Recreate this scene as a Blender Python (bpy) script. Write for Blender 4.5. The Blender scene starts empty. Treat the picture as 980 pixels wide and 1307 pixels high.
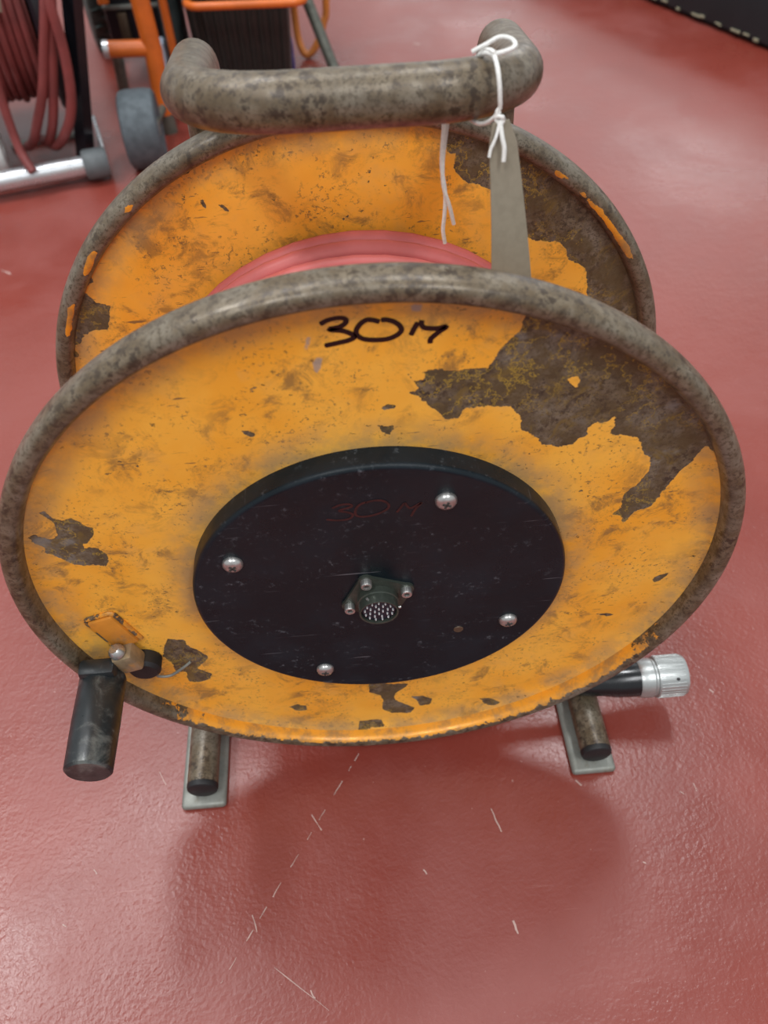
import bpy, bmesh, math, random
import numpy as np
from mathutils import Vector, Matrix, Euler
random.seed(7)
scene = bpy.context.scene
COL = scene.collection
AX = 0.2127            # height of the reel axis above the floor

# ------------------------------------------------------------------ camera, world, lights, exposure
cam_d = bpy.data.cameras.new('camera')
cam = bpy.data.objects.new('camera', cam_d)
COL.objects.link(cam)
cam.location = (-0.0076, -0.2559, 0.3545 + AX)
cam.rotation_euler = (0.7079, 0.0304, -0.0798)
cam_d.sensor_fit = 'VERTICAL'
cam_d.sensor_height = 36.0
cam_d.lens = 36.0 * 1031.4 / 1307.0
cam_d.clip_start = 0.01
cam_d.dof.use_dof = True
cam_d.dof.focus_distance = 0.43
cam_d.dof.aperture_fstop = 9.0
scene.camera = cam

world = bpy.data.worlds.new('hall_ambient')
scene.world = world
world.use_nodes = True
world.node_tree.nodes['Background'].inputs[0].default_value = (0.93, 0.97, 1.0, 1)
world.node_tree.nodes['Background'].inputs[1].default_value = 0.60

def ceiling_or_fill_lamp(x, y, sx, sy, power, z=2.8):
    d = bpy.data.lights.new('ceiling_or_fill_lamp', 'AREA')
    d.shape = 'RECTANGLE'; d.size = sx; d.size_y = sy; d.energy = power
    d.color = (0.97, 0.985, 1.0)
    o = bpy.data.objects.new('ceiling_or_fill_lamp', d)
    o.location = (x, y, z)
    COL.objects.link(o)
ceiling_or_fill_lamp(0.62, 1.15, 0.28, 0.6, 23)
ceiling_or_fill_lamp(-0.62, 1.15, 0.28, 0.6, 23)
ceiling_or_fill_lamp(-1.5, 0.50, 0.28, 0.9, 26)
ceiling_or_fill_lamp(0.9, -1.5, 0.3, 1.2, 34)  # fill added behind the camera to brighten the flange face
ceiling_or_fill_lamp(-0.9, -1.5, 0.3, 1.2, 34)  # matching added fill on the other side
for lx, ly, lp in ((3.2, 6.0, 34), (4.2, 9.4, 80), (1.4, 8.4, 56), (5.6, 13.0, 110), (-1.8, 4.4, 16)):
    ceiling_or_fill_lamp(lx, ly, 1.8, 3.0, lp)

scene.view_settings.view_transform = 'Standard'
scene.view_settings.look = 'None'
scene.view_settings.gamma = 1.0
scene.view_settings.use_curve_mapping = False
scene.view_settings.exposure = 0.0

# ------------------------------------------------------------------ traced wear outlines on the reel, millimetres from its axis (x, up)
FRONT_BARE = [
   [(62.8, 169.1), (61.1, 156.9), (57.2, 151.2), (49.2, 138.5), (39.2, 138.1), (31.9, 138.3), (30.4, 140.5), (24.9, 140.4), (22.8, 138.3), (23.7, 134.2), (19.5, 135.1), (15.9, 138.9), (18.7, 133.5), (21., 130.2), (16.3, 128.4), (21., 126.5), (25.2, 120.6), (32.6, 112.2), (38.4, 112.1), (41., 117.5), (51.6, 117.4), (61.3, 116.4), (65.8, 109.3), (67.6, 101.6), (73., 97.8), (77.7, 91.7), (84.2, 88.7), (92.3, 89.5), (94.7, 93.5), (97.9, 95.1), (96.4, 99.4), (100.3, 102.5), (105.2, 103.), (109.5, 106.6), (109.4, 100.7), (108., 95.1), (121.6, 91.1), (124.7, 86.6), (127.3, 79.), (130.3, 77.2), (133., 67.8), (129.5, 58.8), (123.3, 51.5), (124.2, 41.4), (120.6, 36.6), (125.6, 34.3), (127.8, 28.7), (131.9, 37.), (140., 41.1), (143.8, 53.9), (146.3, 61.6), (153.8, 74.6), (155.2, 84.7), (169.2, 72.9), (168.4, 109.2), (118.6, 160.2), (81.5, 173.4)] ,
   [(-156.6, 72.6), (-154.6, 73.), (-153.7, 68.3), (-149.2, 64.8), (-144.9, 66.3), (-140.6, 63.7), (-139.1, 60.5), (-136.6, 58.1), (-138.7, 52.2), (-142.3, 47.8), (-145.7, 47.4), (-145.4, 43.5), (-139.8, 43.2), (-136.3, 39.), (-136.3, 34.5), (-138.5, 28.), (-145.6, 30.6), (-149.9, 29.6), (-154.8, 31.4), (-160.1, 37.8), (-165.1, 42.8), (-163.4, 45.9), (-166.8, 51.), (-167.9, 57.), (-164.5, 57.6), (-158.6, 52.1), (-154.7, 55.3), (-153.9, 60.3), (-153.4, 64.3), (-155.2, 67.5)] ,
   [(-128., -51.1), (-124., -44.3), (-116.1, -47.), (-114.6, -54.7), (-109.4, -60.2), (-105.9, -67.), (-108.7, -72.9), (-115., -79.9), (-107.5, -87.9), (-109.6, -94.3), (-116.7, -96.5), (-123.3, -95.3), (-122.4, -83.6), (-127.6, -81.1), (-127.9, -71.3), (-132.3, -62.6)] ,
   [(-11.1, -117.4), (-11.9, -129.4), (-4.1, -134.4), (-2.6, -141.9), (-3., -154.8), (3., -161.7), (15.4, -162.9), (19.9, -157.2), (12., -150.1), (6., -143.5), (5.3, -134.3), (10.5, -128.2), (15.7, -122.2)] ,
   [(16.4, -139.9), (24.2, -140.6), (30.4, -146.1), (28.7, -153.2), (22.6, -153.9), (19.9, -146.)] ,
   [(-21.5, -179.5), (-19.6, -169.), (-11.5, -168.6), (-5.3, -169.8), (-1.9, -177.6), (-11.9, -177.3)] ,
   [(-66.2, -139.3), (-60., -137.5), (-54.2, -139.7), (-54.9, -146.2), (-60.9, -146.2)] ,
   [(64., -151.5), (70.2, -151.6), (77.7, -157.8), (73.5, -160.8), (67.1, -158.8)] ,
   [(-58.1, -168.3), (-56., -168.7), (-57., -175.7)] ,
   [(2.8, 111.3), (6., 110.1), (10.1, 110.2), (7.8, 105.1), (5.4, 106.4)] ,
   [(4.9, 121.2), (7.2, 122.7), (11.6, 121.9), (10.7, 120.6), (7.6, 119.7)] ,
   [(-55.7, 113.6), (-52.6, 113.9), (-50.4, 111.8), (-52.3, 109.8), (-54.3, 111.3)] ,
   [(155., -25.), (158.2, -20.9), (164., -19.1), (162.8, -22.6), (158.9, -26.8), (156.3, -27.6)] ,
   [(63.4, -151.5), (70.1, -152.), (78., -156.9), (74.8, -159.9), (67.2, -157.8)] ,
   [(128.7, -56.8), (134.4, -56.4), (141.4, -58.8), (135.1, -59.9)] ,
]
FRONT_ISLAND = [
   [(83.4, 130.), (88., 130.8), (90.3, 128.2), (89., 124.2), (85.9, 126.2)] ,
]
FRONT_GREY = [
   [(-22.1, 147.4), (-19.9, 150.9), (-17.8, 150.5), (-19.2, 145.), (-21., 142.8), (-21.9, 144.2)] ,
   [(-24.1, 157.9), (-22.6, 160.8), (-21.4, 160.2), (-23.2, 154.8), (-24.4, 154.9)] ,
   [(17.3, 172.2), (18.9, 173.), (22.5, 172.4), (21.3, 169.), (18.1, 169.3)] ,
]
REAR_BARE = [
   [(47.2, 190.5), (47.6, 175.4), (48.2, 170.2), (49.9, 164.), (50.3, 159.6), (55.3, 159.7), (54.4, 153.4), (56.6, 149.2), (62., 143.9), (72.6, 141.), (84.1, 128.7), (94.1, 111.8), (100.5, 107.2), (115.4, 105.4), (120.3, 101.2), (122.1, 94.3), (134., 86.4), (138.3, 67.4), (142.9, 48.4), (218., 20.4), (170.6, 196.7), (88., 201.7)] ,
   [(-151.1, 93.8), (-150.3, 90.3), (-148.2, 87.4), (-141.5, 83.8), (-146.8, 68.6), (-155.6, 69.4), (-161.6, 66.3), (-164.5, 60.3), (-171.2, 58.3), (-167.1, 80.1), (-156.4, 95.4)] ,
   [(-148.7, 104.7), (-146.3, 103.4), (-145.4, 100.), (-150., 97.5), (-154.8, 97.5)] ,
   [(-172.2, 57.2), (-170.4, 54.4), (-168.6, 50.4), (-175.1, 50.5)] ,
   [(-82.9, 160.3), (-79.2, 160.), (-80.3, 158.3), (-82.7, 158.1)] ,
   [(-5.4, 128.2), (-1.2, 131.5), (-0.3, 129.8), (-4.2, 126.9)] ,
   [(-78., 144.5), (-75.6, 145.1), (-75.9, 140.1), (-77.5, 141.)] ,
   [(-68.6, 140.8), (-66.2, 141.1), (-64.2, 137.2), (-66.1, 136.7)] ,
]
RIM_PAINT = [
   [(105.6, 150.5), (109.3, 149.1), (113.3, 145.4), (111.4, 145.4), (107.4, 147.6)] ,
   [(120.9, 138.4), (125.2, 135.7), (124.8, 134.4), (121.8, 136.7)] ,
   [(127.1, 132.4), (134.8, 125.7), (141.2, 118.1), (147.8, 110.3), (153.9, 103.3), (158.2, 94.3), (154.9, 96.9), (148.8, 104.6), (141.9, 114.1), (134.4, 123.1), (127.5, 130.1)] ,
   [(-139.8, 122.3), (-136.3, 123.3), (-142.9, 112.1), (-146.2, 108.6), (-147.4, 109.7), (-144., 115.8)] ,
   [(-161.2, 91.), (-158.4, 91.4), (-163.8, 78.4), (-167.9, 70.3), (-169.1, 71.6)] ,
   [(-114.2, 146.2), (-111.2, 147.5), (-113.6, 143.9), (-115.5, 143.3)] ,
]
PEN_PLATE = [
   [(-17.4, 166.4), (-14.3, 168.1), (-10.4, 168.8), (-7.8, 168.3), (-7.4, 166.5), (-9.8, 164.6), (-14.1, 163.7), (-9.2, 162.7), (-5.8, 161.), (-4.5, 159.3), (-6.9, 157.9), (-11.3, 157.), (-16.5, 156.1)] ,
   [(5.6, 165.5), (3.6, 166.4), (0.8, 166.9), (-1.9, 165.2), (-3.7, 162.2), (-3.2, 159.8), (-0.7, 157.9), (3.9, 157.1), (8.6, 157.2), (12.3, 158.8), (14., 161.), (13., 163.5), (10.8, 165.3), (8.2, 166.3), (6.1, 166.3)] ,
   [(20.4, 164.), (18.9, 161.), (17.6, 158.1)] ,
   [(22., 164.8), (21.8, 163.1), (22.8, 161.4), (25.2, 160.7), (28.5, 160.5), (31.6, 161.), (28.5, 158.5), (25.6, 155.7), (25.4, 153.5)] ,
]
PEN_COVER = [
   [(-20.7, 72.5), (-16.5, 74.4), (-12.4, 74.3), (-11.8, 72.5), (-17.5, 70.4), (-13.5, 68.7), (-11.4, 66.8), (-13.1, 64.1), (-18., 63.5), (-24., 64.8)] ,
   [(-4.6, 75.), (-8.1, 73.2), (-10., 69.5), (-9.6, 65.9), (-5.9, 64.7), (0.2, 65.9), (4.8, 68.8), (5.6, 72.1), (2.8, 75.), (-1.7, 75.5), (-5., 74.5)] ,
   [(9.3, 65.9), (11.2, 69.1), (13.1, 72.), (14.2, 69.9), (16.1, 68.2), (20.9, 71.4), (18.3, 67.7), (16., 62.2)] ,
]
SCUFFS = [([(-0.0231,-0.0021),(-0.0244,-0.0038),(-0.0254,-0.0056),(-0.0266,-0.0074)],0.0004),([(-0.0291,-0.0112),(-0.0301,-0.0123),(-0.0309,-0.0134),(-0.0312,-0.0146)],0.0004),([(-0.0362,-0.0216),(-0.0383,-0.0249),(-0.0408,-0.0281),(-0.0427,-0.0314)],0.0004),([(-0.0492,-0.0412),(-0.0508,-0.0436),(-0.0527,-0.0459),(-0.0538,-0.0482)],0.0004),([(-0.0592,-0.0556),(-0.0599,-0.0574),(-0.0612,-0.0591),(-0.0622,-0.0608)],0.0004),([(-0.0683,-0.07),(-0.0703,-0.0727),(-0.0719,-0.0753),(-0.0738,-0.0779)],0.0004),([(-0.0802,-0.0871),(-0.0821,-0.09),(-0.084,-0.0929),(-0.0855,-0.0958)],0.0004),([(-0.0896,-0.1014),(-0.091,-0.1036),(-0.0925,-0.1059),(-0.094,-0.1081)],0.0004),([(-0.098,-0.1145),(-0.0995,-0.1166),(-0.1008,-0.1187),(-0.1022,-0.1207)],0.0004),([(-0.1083,-0.1293),(-0.1094,-0.1316),(-0.1108,-0.1337),(-0.1123,-0.1359)],0.0004),([(-0.1165,-0.1417),(-0.1165,-0.1422),(-0.1169,-0.1426),(-0.1174,-0.143)],0.0004),([(0.0666,-0.0509),(0.0679,-0.0551),(0.0686,-0.0593),(0.0702,-0.0635),(0.0712,-0.0676)],0.0006),([(-0.0589,-0.0438),(-0.0567,-0.0477),(-0.0544,-0.0515),(-0.0522,-0.0553)],0.0005),([(0.0688,-0.1235),(0.0696,-0.1261),(0.0698,-0.1288),(0.0707,-0.1314)],0.0008),([(-0.0989,-0.1055),(-0.0975,-0.1091),(-0.0964,-0.1126),(-0.0955,-0.116)],0.0006),([(-0.0618,-0.1516),(-0.0612,-0.1532),(-0.0604,-0.1548),(-0.0592,-0.1564)],0.0009),([(0.13,-0.0364),(0.1311,-0.0379),(0.1322,-0.0393),(0.1333,-0.0407)],0.0016),([(0.1578,1.3504),(0.1607,1.3474),(0.1649,1.3442),(0.1671,1.3413)],0.004),([(-0.1694,-0.0022),(-0.1674,-0.0058),(-0.1656,-0.0093),(-0.1635,-0.0128)],0.0005),([(-0.0843,-0.1372),(-0.0785,-0.1417),(-0.0729,-0.1461),(-0.0673,-0.1505),(-0.0617,-0.1548),(-0.0561,-0.1591),(-0.0509,-0.1633)],0.0003),([(-0.207,-0.0675),(-0.2055,-0.0692),(-0.2045,-0.0708)],0.0006),([(-0.439,0.6854),(-0.4336,0.6818),(-0.4293,0.6783),(-0.4246,0.6748)],0.0015),([(0.2009,-0.0509),(0.2021,-0.0522),(0.2032,-0.0534)],0.0006),([(0.2478,0.0245),(0.2491,0.023),(0.2502,0.0216)],0.0006),([(0.212,-0.0463),(0.2125,-0.0492),(0.2125,-0.052)],0.0005),([(0.1614,-0.0954),(0.1621,-0.0959),(0.1632,-0.0965)],0.0006),([(-0.2221,-0.1004),(-0.221,-0.1012),(-0.2196,-0.102)],0.0006),([(0.015,-0.0873),(0.0163,-0.0889),(0.017,-0.0905)],0.0005)]

# ------------------------------------------------------------------ node helpers
class NT:
    def __init__(s, name):
        s.m = bpy.data.materials.new(name); s.m.use_nodes = True
        s.t = s.m.node_tree; s.n = s.t.nodes; s.l = s.t.links
        s.b = s.n['Principled BSDF']
    def _in(s, sock, v):
        if v is None: return
        if isinstance(v, bpy.types.NodeSocket): s.l.new(v, sock)
        else:
            if isinstance(v, tuple) and len(v) == 3 and sock.type == 'RGBA': v = (*v, 1)
            sock.default_value = v
    def node(s, typ, **kw):
        n = s.n.new(typ)
        for k, v in kw.items(): setattr(n, k, v)
        return n
    def coord(s, scale=(1, 1, 1), rot=(0, 0, 0), loc=(0, 0, 0)):
        tc = s.node('ShaderNodeTexCoord'); mp = s.node('ShaderNodeMapping')
        s.l.new(tc.outputs['Object'], mp.inputs['Vector'])
        mp.inputs['Scale'].default_value = scale; mp.inputs['Rotation'].default_value = rot
        mp.inputs['Location'].default_value = loc
        return mp.outputs[0]
    def noise(s, scale, detail=4, rough=0.55, vec=None, dist=0.0, color=False):
        n = s.node('ShaderNodeTexNoise')
        n.inputs['Scale'].default_value = scale; n.inputs['Detail'].default_value = detail
        n.inputs['Roughness'].default_value = rough; n.inputs['Distortion'].default_value = dist
        s.l.new(vec if vec is not None else s.coord(), n.inputs['Vector'])
        return n.outputs['Color' if color else 'Fac']
    def voronoi(s, scale, vec=None, feature='F1'):
        n = s.node('ShaderNodeTexVoronoi', feature=feature)
        n.inputs['Scale'].default_value = scale
        s.l.new(vec if vec is not None else s.coord(), n.inputs['Vector'])
        return n.outputs['Distance']
    def step(s, v, a, b, lo=0.0, hi=1.0):
        n = s.node('ShaderNodeMapRange', interpolation_type='SMOOTHSTEP')
        s._in(n.inputs['Value'], v)
        for k, x in zip(('From Min', 'From Max', 'To Min', 'To Max'), (a, b, lo, hi)): n.inputs[k].default_value = x
        return n.outputs[0]
    def math(s, op, a, b=0.0, clamp=False):
        n = s.node('ShaderNodeMath', operation=op, use_clamp=clamp)
        s._in(n.inputs[0], a); s._in(n.inputs[1], b)
        return n.outputs[0]
    def mix(s, f, a, b, mode='MIX'):
        n = s.node('ShaderNodeMix', data_type='RGBA', blend_type=mode)
        s._in(n.inputs[0], f); s._in(n.inputs[6], a); s._in(n.inputs[7], b)
        return n.outputs[2]
    def mixf(s, f, a, b):
        n = s.node('ShaderNodeMix', data_type='FLOAT')
        s._in(n.inputs[0], f); s._in(n.inputs[2], a); s._in(n.inputs[3], b)
        return n.outputs[0]
    def attr(s, name):
        return s.node('ShaderNodeAttribute', attribute_name=name).outputs['Fac']
    def bump(s, h, strength=0.3, dist=0.001, normal=None):
        n = s.node('ShaderNodeBump')
        n.inputs['Strength'].default_value = strength; n.inputs['Distance'].default_value = dist
        s._in(n.inputs['Height'], h); s._in(n.inputs['Normal'], normal)
        return n.outputs[0]
    def done(s, color=None, rough=None, metal=None, normal=None, **kw):
        s._in(s.b.inputs['Base Color'], color); s._in(s.b.inputs['Roughness'], rough)
        s._in(s.b.inputs['Metallic'], metal); s._in(s.b.inputs['Normal'], normal)
        for k, v in kw.items(): s._in(s.b.inputs[k.replace('_', ' ')], v)
        return s.m

def plain(name, color, rough=0.5, metal=0.0, var=0.25, scale=60, bump=0.1, dirt=None):
    t = NT(name)
    n = t.noise(scale, 5)
    dark = tuple(c * (1 - var) for c in color)
    c = t.mix(t.step(n, 0.35, 0.7), color, dark)
    if dirt: c = t.mix(t.step(t.noise(scale * 0.4, 6, 0.7, dist=0.4), 0.52, 0.7, 0, 0.8), c, dirt)
    return t.done(c, t.step(n, 0.2, 0.8, max(rough - 0.1, 0.02), min(rough + 0.12, 1)), metal, t.bump(n, bump, 0.0005))

# ------------------------------------------------------------------ materials
def steel_layers(t, k=1.0):
    n1 = t.noise(120 * k, 8, 0.72); n2 = t.noise(480 * k, 5, 0.7); n3 = t.noise(26 * k, 6, 0.65, dist=0.3)
    c = t.mix(t.step(n1, 0.40, 0.60), (0.118, 0.084, 0.048), (0.20, 0.160, 0.110))
    c = t.mix(t.step(n3, 0.46, 0.66, 0, 0.5), c, (0.235, 0.215, 0.175))
    c = t.mix(t.step(n2, 0.48, 0.60, 0, 0.8), c, (0.070, 0.050, 0.030))
    c = t.mix(t.math('MULTIPLY', t.step(t.noise(210 * k, 6, 0.72), 0.50, 0.58, 0, 0.9), t.step(n3, 0.62, 0.42)), c, (0.045, 0.030, 0.020))
    return c, n1, n2
def mat_rusty(name, k=1.0, paint=False):
    t = NT(name)
    c, n1, n2 = steel_layers(t, k)
    r = t.step(n1, 0.3, 0.7, 0.46, 0.27)
    h = n2
    if paint:
        a = t.math('ADD', t.attr('paint_mm'), t.math('MULTIPLY', t.math('SUBTRACT', t.noise(170, 5, 0.7), 0.5), 9.0))
        m = t.step(a, -0.15, 0.15)
        c = t.mix(m, c, t.mix(t.step(t.noise(70, 6, 0.7), 0.40, 0.66), (0.86, 0.36, 0.03), (0.42, 0.22, 0.07)))
        h = t.math('ADD', t.math('MULTIPLY', n2, 0.5), m)
    return t.done(c, r, 0.18, t.bump(h, 0.22, 0.0005))
M = {}
M['rim_steel'] = mat_rusty('rusty_rim_steel', 1.0, True)
M['tube_steel'] = mat_rusty('worn_tube_steel', 1.1)

def mat_flange():
    t = NT('chipped_orange_paint')
    sdf = t.attr('paint_mm'); grey = t.attr('grey_mm'); rad = t.attr('radius_mm')
    rag = t.math('MULTIPLY', t.math('SUBTRACT', t.noise(380, 6, 0.75), 0.5), 2.2)
    sd = t.math('ADD', sdf, t.math('ADD', rag, t.math('MULTIPLY', t.math('SUBTRACT', t.noise(110, 4, 0.7), 0.5), 5.0)))
    big = t.step(sd, -0.12, 0.12)                        # 1 on paint, 0 on bare metal
    # small random chips gathered in patches
    clus = t.step(t.noise(32, 4, 0.6), 0.46, 0.64)
    chips = t.math('MULTIPLY', t.step(t.noise(240, 6, 0.72, vec=t.coord((1, 1, 1.6))), 0.625, 0.645), clus)
    paintm = t.math('MULTIPLY', big, t.math('SUBTRACT', 1.0, chips))
    # bare metal with rust, yellow primer veins and zinc grey
    c, n1, n2 = steel_layers(t, 1.4)
    bare = t.mix(t.step(t.noise(40, 6, 0.7, dist=0.5), 0.42, 0.6, 0, 0.8), c, (0.105, 0.072, 0.030))
    bare = t.mix(t.step(t.noise(70, 7, 0.7, dist=0.8), 0.53, 0.64, 0, 0.7), bare, (0.19, 0.125, 0.032))
    vein = t.step(t.math('ABSOLUTE', t.math('SUBTRACT', t.noise(60, 6, 0.7), 0.5)), 0.018, 0.0, 0, 0.9)
    bare = t.mix(t.math('MULTIPLY', vein, t.step(t.noise(18, 2), 0.40, 0.55)), bare, (0.42, 0.28, 0.04))
    bare = t.mix(t.step(t.noise(34, 5, 0.6), 0.58, 0.70, 0, 0.75), bare, (0.25, 0.245, 0.225))
    # orange paint with grime, fading and scratches
    p = t.mix(t.step(t.noise(14, 4), 0.35, 0.68), (0.98, 0.50, 0.066), (0.92, 0.395, 0.030))
    p = t.mix(t.step(t.noise(45, 5, 0.65), 0.52, 0.74, 0, 0.55), p, (0.80, 0.42, 0.095))
    gr = t.math('MULTIPLY', t.step(t.noise(58, 7, 0.72, vec=t.coord((1, 1, 1.1), (0, 0.5, 0)), dist=0.5), 0.48, 0.66), t.step(t.noise(16, 3), 0.38, 0.58))
    p = t.mix(t.math('MULTIPLY', gr, 0.75), p, (0.20, 0.115, 0.045))
    speck = t.math('MULTIPLY', t.step(t.noise(420, 4, 0.7), 0.55, 0.64), t.step(t.noise(40, 4), 0.44, 0.60))
    p = t.mix(t.math('MULTIPLY', speck, 0.75), p, (0.16, 0.10, 0.05))
    for ang, off, sc in ((0.45, 0.0, 340), (-0.6, 3.1, 380), (1.3, 7.7, 360)):
        s1 = t.noise(1.0, 3, 0.6, vec=t.coord((sc * 0.16, 1, sc), (0, ang, 0), (off, 0, off)))
        s1 = t.math('MULTIPLY', t.step(s1, 0.655, 0.70), t.step(t.noise(30, 3, vec=t.coord(loc=(off, 1, 2))), 0.48, 0.62))
        p = t.mix(t.math('MULTIPLY', s1, 0.8), p, (0.13, 0.085, 0.05))
    dust = t.math('MAXIMUM', t.step(rad, 121.0, 101.0, 0, 0.8), t.step(rad, 158.0, 177.0, 0, 0.75))
    dust = t.math('MULTIPLY', dust, t.step(t.noise(38, 6, 0.65), 0.30, 0.62))
    p = t.mix(dust, p, (0.40, 0.26, 0.125))
    gm = t.step(t.math('ADD', grey, t.math('MULTIPLY', rag, 1.2)), 0.5, -0.6, 0, 0.8)
    p = t.mix(gm, p, (0.33, 0.29, 0.27))
    edge = t.math('MULTIPLY', t.step(sd, 0.7, 0.1), big)  # bright broken paint edge
    p = t.mix(t.math('MULTIPLY', edge, 0.35), p, (0.80, 0.42, 0.10))
    col = t.mix(paintm, bare, p)
    rough = t.mixf(paintm, 0.58, t.step(t.noise(50, 5), 0.3, 0.7, 0.30, 0.50))
    h = t.math('ADD', t.math('MULTIPLY', paintm, 1.0), t.math('MULTIPLY', t.noise(130, 4), t.mixf(paintm, 0.5, 0.14)))
    nb = t.bump(h, 0.75, 0.0007)
    nb = t.bump(t.noise(24, 3), 0.35, 0.0022, nb)         # shallow dents of old sheet metal
    return t.done(col, rough, t.mixf(paintm, 0.08, 0.0), nb)
M['flange'] = mat_flange()

def mat_black_cover():
    t = NT('scuffed_black_plastic')
    c = t.mix(t.step(t.noise(30, 5), 0.4, 0.7), (0.0045, 0.0095, 0.0135), (0.008, 0.015, 0.021))
    dust = t.math('MULTIPLY', t.step(t.noise(220, 6, 0.75), 0.54, 0.72), t.step(t.noise(34, 5, 0.7, vec=t.coord((0.8, 1, 1.7))), 0.46, 0.64))
    c = t.mix(t.math('MULTIPLY', dust, 0.85), c, (0.13, 0.15, 0.17))
    for ang, off in ((0.25, 0.0), (-0.4, 5.0), (0.9, 9.0)):
        s1 = t.noise(1.0, 3, 0.6, vec=t.coord((16, 1, 420), (0, ang, 0), (off, 0, off)))
        s1 = t.math('MULTIPLY', t.step(s1, 0.665, 0.72), t.step(t.noise(30, 3, vec=t.coord(loc=(off, 3, 1))), 0.46, 0.60))
        c = t.mix(t.math('MULTIPLY', s1, 0.45), c, (0.2, 0.2, 0.22))
    return t.done(c, t.step(t.noise(60, 5), 0.3, 0.7, 0.26, 0.44), 0.0, t.bump(t.noise(350, 3), 0.08, 0.0004), Specular_IOR_Level=0.26)
M['cover'] = mat_black_cover()
M['grip'] = plain('scuffed_black_grip', (0.018, 0.022, 0.024), 0.36, 0, 0.3, 130, 0.15, (0.125, 0.13, 0.12))
M['rubber'] = plain('black_rubber', (0.012, 0.012, 0.013), 0.55)
M['ink'] = plain('dark_marker_ink', (0.012, 0.003, 0.004), 0.35, var=0.1)
M['faint_ink'] = plain('faded_red_marker_ink', (0.045, 0.012, 0.012), 0.45, var=0.5, scale=200)
M['zinc'] = plain('zinc_plated_steel', (0.55, 0.54, 0.52), 0.32, 0.85, 0.25, 300, 0.1)
M['galvanised'] = plain('dull_galvanised_steel', (0.26, 0.265, 0.235), 0.5, 0.35, 0.25, 90, 0.15, (0.15, 0.13, 0.09))
M['foot_tube'] = plain('brown_worn_foot_tube', (0.23, 0.185, 0.14), 0.42, 0.3, 0.35, 80, 0.2, (0.10, 0.075, 0.05))
M['olive'] = plain('olive_anodised_metal', (0.075, 0.088, 0.072), 0.38, 0.5, 0.25, 300, 0.08)
M['insert'] = plain('dark_blue_insert', (0.008, 0.010, 0.022), 0.4, 0, 0.2)
M['pin'] = plain('bright_contact_pin', (0.85, 0.85, 0.86), 0.2, 0.6, 0.1)
M['recess_shade'] = plain('recess_shade', (0.06, 0.055, 0.05), 0.7)  # dark colour standing in for shade inside screw recesses
M['strap'] = plain('worn_orange_bracket', (0.70, 0.27, 0.03), 0.5, 0.05, 0.2, 60, 0.2, (0.23, 0.16, 0.10))
M['bare_bracket'] = plain('bare_tan_bracket_steel', (0.34, 0.25, 0.15), 0.45, 0.3, 0.35, 140, 0.25, (0.55, 0.28, 0.06))
M['cable_pink'] = plain('pink_red_cable_jacket', (0.60, 0.135, 0.125), 0.48, 0, 0.16, 40, 0.05)
M['aluminium'] = plain('brushed_plug_aluminium', (0.47, 0.49, 0.48), 0.36, 0.7, 0.15, 200, 0.1)
M['boot'] = plain('glossy_black_boot', (0.008, 0.009, 0.011), 0.22, 0, 0.2)
M['card'] = plain('grey_brown_card', (0.275, 0.238, 0.175), 0.8, 0, 0.10, 260, 0.1)
M['string'] = plain('white_cotton_string', (0.80, 0.79, 0.75), 0.85, 0, 0.15, 900, 0.4)
M['cable_dark'] = plain('dull_red_cable_jacket', (0.235, 0.052, 0.048), 0.5, 0, 0.25, 30, 0.05)
M['black_frame'] = plain('black_painted_frame', (0.010, 0.011, 0.016), 0.4, 0, 0.3)
M['silver'] = plain('silver_tube', (0.62, 0.64, 0.66), 0.3, 0.75, 0.1)
M['grey_rubber'] = plain('grey_rubber', (0.12, 0.135, 0.14), 0.6, 0, 0.2)
M['white_plastic'] = plain('white_plastic', (0.78, 0.79, 0.77), 0.45, 0, 0.08)
M['orange_tube'] = plain('orange_painted_tube', (0.72, 0.16, 0.022), 0.36, 0, 0.22, 25, 0.05)
M['tyre'] = plain('grey_worn_tyre', (0.085, 0.105, 0.118), 0.7, 0, 0.3, 80, 0.3)
M['tyre_green'] = plain('grey_green_tyre', (0.055, 0.072, 0.066), 0.7, 0, 0.3, 80, 0.3)
M['bin'] = plain('dark_ribbed_plastic', (0.014, 0.016, 0.014), 0.4, 0, 0.3)
M['teal'] = plain('dark_teal_fabric', (0.035, 0.06, 0.06), 0.75, 0, 0.3, 50)
M['orange_cable'] = plain('orange_cable_jacket', (0.66, 0.22, 0.04), 0.45, 0, 0.15)
M['grey_tube'] = plain('grey_green_metal_tube', (0.16, 0.17, 0.14), 0.45, 0.3, 0.3, 90)
M['blue'] = plain('blue_plastic', (0.015, 0.03, 0.30), 0.4)
M['pale_blue'] = plain('pale_blue_plastic', (0.50, 0.58, 0.70), 0.5)
M['brown_rod'] = plain('brown_metal', (0.12, 0.08, 0.05), 0.5, 0.3)

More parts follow.
